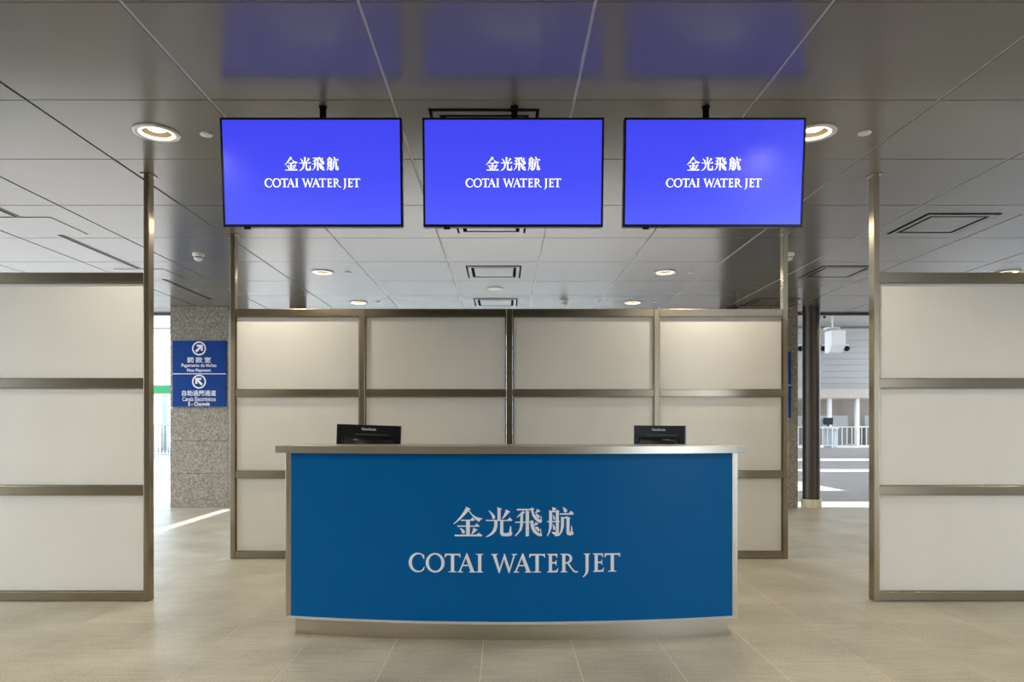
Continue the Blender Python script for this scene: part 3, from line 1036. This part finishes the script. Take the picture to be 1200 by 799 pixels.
def direction_sign(label, x0, x1, z0, z1, yb, upper, lower):
    t = thing('direction_sign', label, 'sign', ((x0 + x1) / 2, yb, (z0 + z1) / 2))
    zm = (z0 + z1) / 2
    cx = (x0 + x1) / 2
    th = 0.03
    yf = yb - th
    for (a, b_), (rot, han, hw_, han_sp, line2, w2, line3, w3) in zip(((zm, z1), (z0, zm)), (upper, lower)):
        bm = BM(); box(bm, x0, x1, yf, yb - 0.0005, a + 0.006, b_ - (0.006 if b_ < z1 - 0.01 else 0), bevel=0.002)
        p = obj('sign_board', bm, M['sign_blue'], t)
        k = (b_ - a) / 39.0                       # board height is 39 plan units
        zc = b_ - 9.2 * k
        bm = BM(); ring_xz(bm, cx, zc, 6.6 * k, 8.2 * k, yf - 0.002, yf + 0.001)
        # arrow pointing up-right, then turned
        arrow = [(4.2, 4.2), (-2.6, 4.2), (-2.6, 2.0), (0.4, 2.0), (-4.4, -2.6), (-2.6, -4.4), (2.0, 0.3), (2.0, -2.6), (4.2, -2.6)]
        if rot < 0:
            arrow = [(-x, z) for x, z in arrow]
        prism_xz(bm, [(cx + x * k * 1.05, zc + z * k * 1.05) for x, z in arrow], yf - 0.002, yf + 0.001)
        obj('arrow_mark', bm, M['sign_white'], p, tri=True)
        text_obj('lettering', han, cx, yf - 0.0015, b_ - 22.7 * k, width=hw_ * k, height=6.6 * k, mat=M['sign_white'], parent=p, bold=0.012, spacing=han_sp)
        text_obj('lettering', line2, cx, yf - 0.0015, b_ - 29.6 * k, width=w2 * k, height=5.2 * k, mat=M['sign_white'], parent=p, bold=0.008)
        text_obj('lettering', line3, cx, yf - 0.0015, b_ - 35.3 * k, width=w3 * k, height=4.6 * k, mat=M['sign_white'], parent=p, bold=0.025)
    bm = BM(); box(bm, x0, x1, yf - 0.001, yb - 0.001, zm - 0.0058, zm + 0.0058)
    obj('divider_strip', bm, M['sign_white'], t)


UP = (1, '罰款室', 28, 1.35, 'Pagamento de Multas', 41, 'Fine Payment', 28)
LO = (-1, '自助過關通道', 40, 1.0, 'Canais Electrónicos', 39, 'E - Channels', 25)
direction_sign('blue direction sign with white arrows on the left granite pillar', -4.95, -4.155, 1.508, 2.500, 10.239, UP, LO)
direction_sign('blue direction sign showing only its edge on the right granite pillar', 3.575, 4.30, 1.338, 2.330, 10.239, UP, LO)


# round dark columns beside the pillars
def round_column(label, x, y, r):
    t = thing('round_column', label, 'column', (x, y, 0))
    bm = BM(); lathe(bm, [(r, 0.125), (r, CEIL)], x, y, 36); obj('shaft', bm, M['dark_column'], t, True)
    bm = BM(); lathe(bm, [(0, 0.13), (r + 0.012, 0.13), (r + 0.018, 0.12), (r + 0.018, 0.0)], x, y, 36); obj('base', bm, M['cream_stone'], t, True)


round_column('dark round column with a cream base, right of the right granite pillar', 4.63, 10.27, 0.125)
round_column('dark round column, its top just over the right of the back partition', 3.40, 10.32, 0.125)
round_column('dark round column, its top just over the left of the back partition', -3.13, 10.40, 0.125)

# ------------------------------------------------------------------ seen through the right gap: railing, booths, hanging box
rail_t = thing('railing', 'white metal railing on the concourse through the right gap', 'railing', (18, 35.7, 0))
for zz, r_ in ((1.10, 0.030), (0.14, 0.025)):
    bm = BM(); tube(bm, (12.0, 35.7, zz), (23.0, 35.7, zz), r_); obj('handrail' if zz > 1 else 'bottom_rail', bm, M['white'], rail_t)
i = 0
x = 12.1
while x < 23:
    bm = BM(); r_ = 0.034 if i % 5 == 0 else 0.026
    tube(bm, (x, 35.7, 0.0 if i % 5 == 0 else 0.14), (x, 35.7, 1.10), r_, 8)
    obj('post' if i % 5 == 0 else 'baluster', bm, M['white'], rail_t)
    x += 0.255; i += 1

for i, (x, lab) in enumerate([(15.4, 'white booth support column nearest the dark round column, behind the railing'),
                              (18.62, 'white booth support column in the middle of the right gap'),
                              (20.2, 'white booth support column at the right of the right gap'),
                              (23.2, 'white booth support column hidden behind the right partition')]):
    bm = BM(); box(bm, x - 0.10, x + 0.10, 38.9, 39.1, -0.012, 2.72, bevel=0.01)
    tag(obj('booth_column', bm, M['white']), lab, 'column', 'white columns of the far booths')
for i, (x, lab) in enumerate([(16.9, 'low control booth behind the railing, left of the white column'),
                              (19.6, 'low control booth with glass screen behind the railing, in the right gap'),
                              (22.4, 'low control booth behind the railing hidden by the right partition')]):
    t = thing('control_booth', lab, 'booth', (x, 41.2, -0.012), 'control booths behind the railing')
    bm = BM(); box(bm, x - 0.9, x + 0.9, 40.6, 41.8, -0.012, 1.05, bevel=0.02); obj('desk', bm, M['blue_seat'], t)
    bm = BM(); box(bm, x - 0.95, x + 0.95, 40.5, 41.9, 1.05, 1.12, bevel=0.01); obj('desk_top', bm, M['light_grey'], t)
    bm = BM(); box(bm, x - 0.9, x + 0.9, 40.6, 40.62, 1.12, 1.75); obj('glass_screen', bm, M['glass'], t)
for i, (x, lab) in enumerate([(17.6, 'round white kiosk desk at the left of the right gap'), (20.2, 'round white kiosk desk at the right of the right gap')]):
    t = thing('kiosk_desk', lab, 'kiosk', (x, 36.8, -0.012), 'round white kiosk desks')
    bm = BM(); lathe(bm, [(0.32, -0.012), (0.32, 1.0), (0.0, 1.0)], x, 36.8, 28); obj('drum', bm, M['light_grey'], t, True)
    bm = BM(); lathe(bm, [(0.0, 1.0), (0.44, 1.0), (0.44, 1.12), (0.0, 1.12)], x, 36.8, 28); obj('top', bm, M['white'], t)
for i, (x, y, w, lab) in enumerate([(17.5, 36.8, 0.5, 'black screen on the left round white kiosk'), (20.2, 36.8, 0.5, 'black screen on the right round white kiosk'),
                                    (18.2, 41.1, 0.5, 'black screen on the desk left of the middle white column'), (19.15, 41.1, 0.55, 'black screen on the desk right of the middle white column')]):
    t = thing('kiosk_screen', lab, 'screen', (x, y, 1.12), 'black screens of the far booths')
    bm = BM(); box(bm, x - w / 2, x + w / 2, y - 0.04, y + 0.04, 1.22, 1.60, bevel=0.01); obj('panel', bm, M['black'], t)
    bm = BM(); box(bm, x - 0.05, x + 0.05, y - 0.03, y + 0.03, 1.121, 1.25); obj('stand', bm, M['black'], t)

t = thing('hanging_loudspeaker', 'white box loudspeaker hanging in front of the far grey wall', 'loudspeaker', (14.7, 30.2, 5.3))
bm = BM()
X0, X1, Y0, Y1 = 14.42, 15.02, 29.95, 30.65
P = [(Y0, 4.75), (Y0, 5.38), (Y1, 5.38), (Y1, 4.42), (Y0 + 0.25, 4.42)]
A = [bm.verts.new((X0, y, z)) for y, z in P]; B = [bm.verts.new((X1, y, z)) for y, z in P]
bm.faces.new(A); bm.faces.new(B[::-1])
for i in range(5):
    j = (i + 1) % 5
    bm.faces.new((A[i], B[i], B[j], A[j]))
bmesh.ops.bevel(bm, geom=list(bm.edges), offset=0.012, segments=2, affect='EDGES')
obj('cabinet', bm, M['white'], t)
bm = BM(); box(bm, 14.30, 14.85, 30.1, 30.5, 5.44, 5.54, bevel=0.01); tube(bm, (14.6, 30.3, 5.36), (14.6, 30.3, 5.46), 0.05); obj('bracket', bm, M['light_grey'], t)
bm = BM(); tube(bm, (14.6, 30.3, 5.54), (14.6, 30.3, ROOF), 0.03); obj('hanger_rod', bm, M['light_grey'], t)

bm_done = None
for i, (x, z, lab) in enumerate([(17.35, 5.72, 'black dome lamp on the far grey wall, hidden left of the dark round column'),
                                 (18.72, 5.72, 'black dome lamp on the far grey wall, left of the hanging loudspeaker'),
                                 (20.06, 5.72, 'black dome lamp on the far grey wall, right of the hanging loudspeaker')]):
    t = thing('wall_lamp', lab, 'lamp', (x, 39.99, z), 'dome lamps on the far grey wall')
    bm = BM(); bmesh.ops.create_uvsphere(bm, u_segments=16, v_segments=10, radius=0.16, matrix=Matrix.Translation((x, 39.86, z - 0.05)))
    obj('dome', bm, M['black'], t, True)
    bm = BM(); box(bm, x - 0.13, x + 0.13, 39.88, 39.985, z + 0.05, z + 0.20, bevel=0.02); obj('mount', bm, M['white'], t)
t = thing('security_camera', 'small security camera hung under the roof beyond the dark column', 'camera', (16.4, 35.0, 6.98))
bm = BM(); box(bm, 16.28, 16.52, 34.9, 35.2, 6.62, 6.82, bevel=0.02); obj('body', bm, M['light_grey'], t)
bm = BM(); tube(bm, (16.4, 34.905, 6.72), (16.4, 34.84, 6.72), 0.07); obj('lens', bm, M['black'], t)
bm = BM(); tube(bm, (16.4, 35.05, 6.82), (16.4, 35.05, 7.0), 0.025); obj('mount', bm, M['light_grey'], t)

# ------------------------------------------------------------------ seen through the left gap: fence, green board, posts
f_t = thing('railing', 'grey metal railing on the concourse through the left gap', 'railing', (-13.2, 26.0, 0))
for zz in (1.22, 0.12):
    bm = BM(); tube(bm, (-15.5, 26, zz), (-11.5, 26, zz), 0.025); obj('handrail' if zz > 1 else 'bottom_rail', bm, M['light_grey'], f_t)
x = -15.45; i = 0
while x < -11.5:
    bm = BM(); tube(bm, (x, 26, -0.012 if i % 8 == 0 else 0.12), (x, 26, 1.22), 0.028 if i % 8 == 0 else 0.013, 8)
    obj('post' if i % 8 == 0 else 'baluster', bm, M['dark_grey'] if i % 8 else M['light_grey'], f_t)
    x += 0.135; i += 1
t = thing('shop_sign', 'green fascia board beyond the glazing in the left gap', 'sign', (-15, 33.0, 2.6))
bm = BM(); box(bm, -19, -10, 33.0, 33.15, 2.72, 3.15, bevel=0.02); obj('board', bm, M['green'], t)
bm = BM(); box(bm, -19.05, -9.95, 32.98, 33.17, 2.66, 2.72); obj('edge_strip', bm, M['white'], t)
for x in (-18.2, -16.4, -14.6, -12.8, -11.0):
    bm = BM(); box(bm, x - 0.12, x + 0.12, 33.02, 33.14, -0.012, 2.66); obj('leg', bm, M['light_grey'], t)
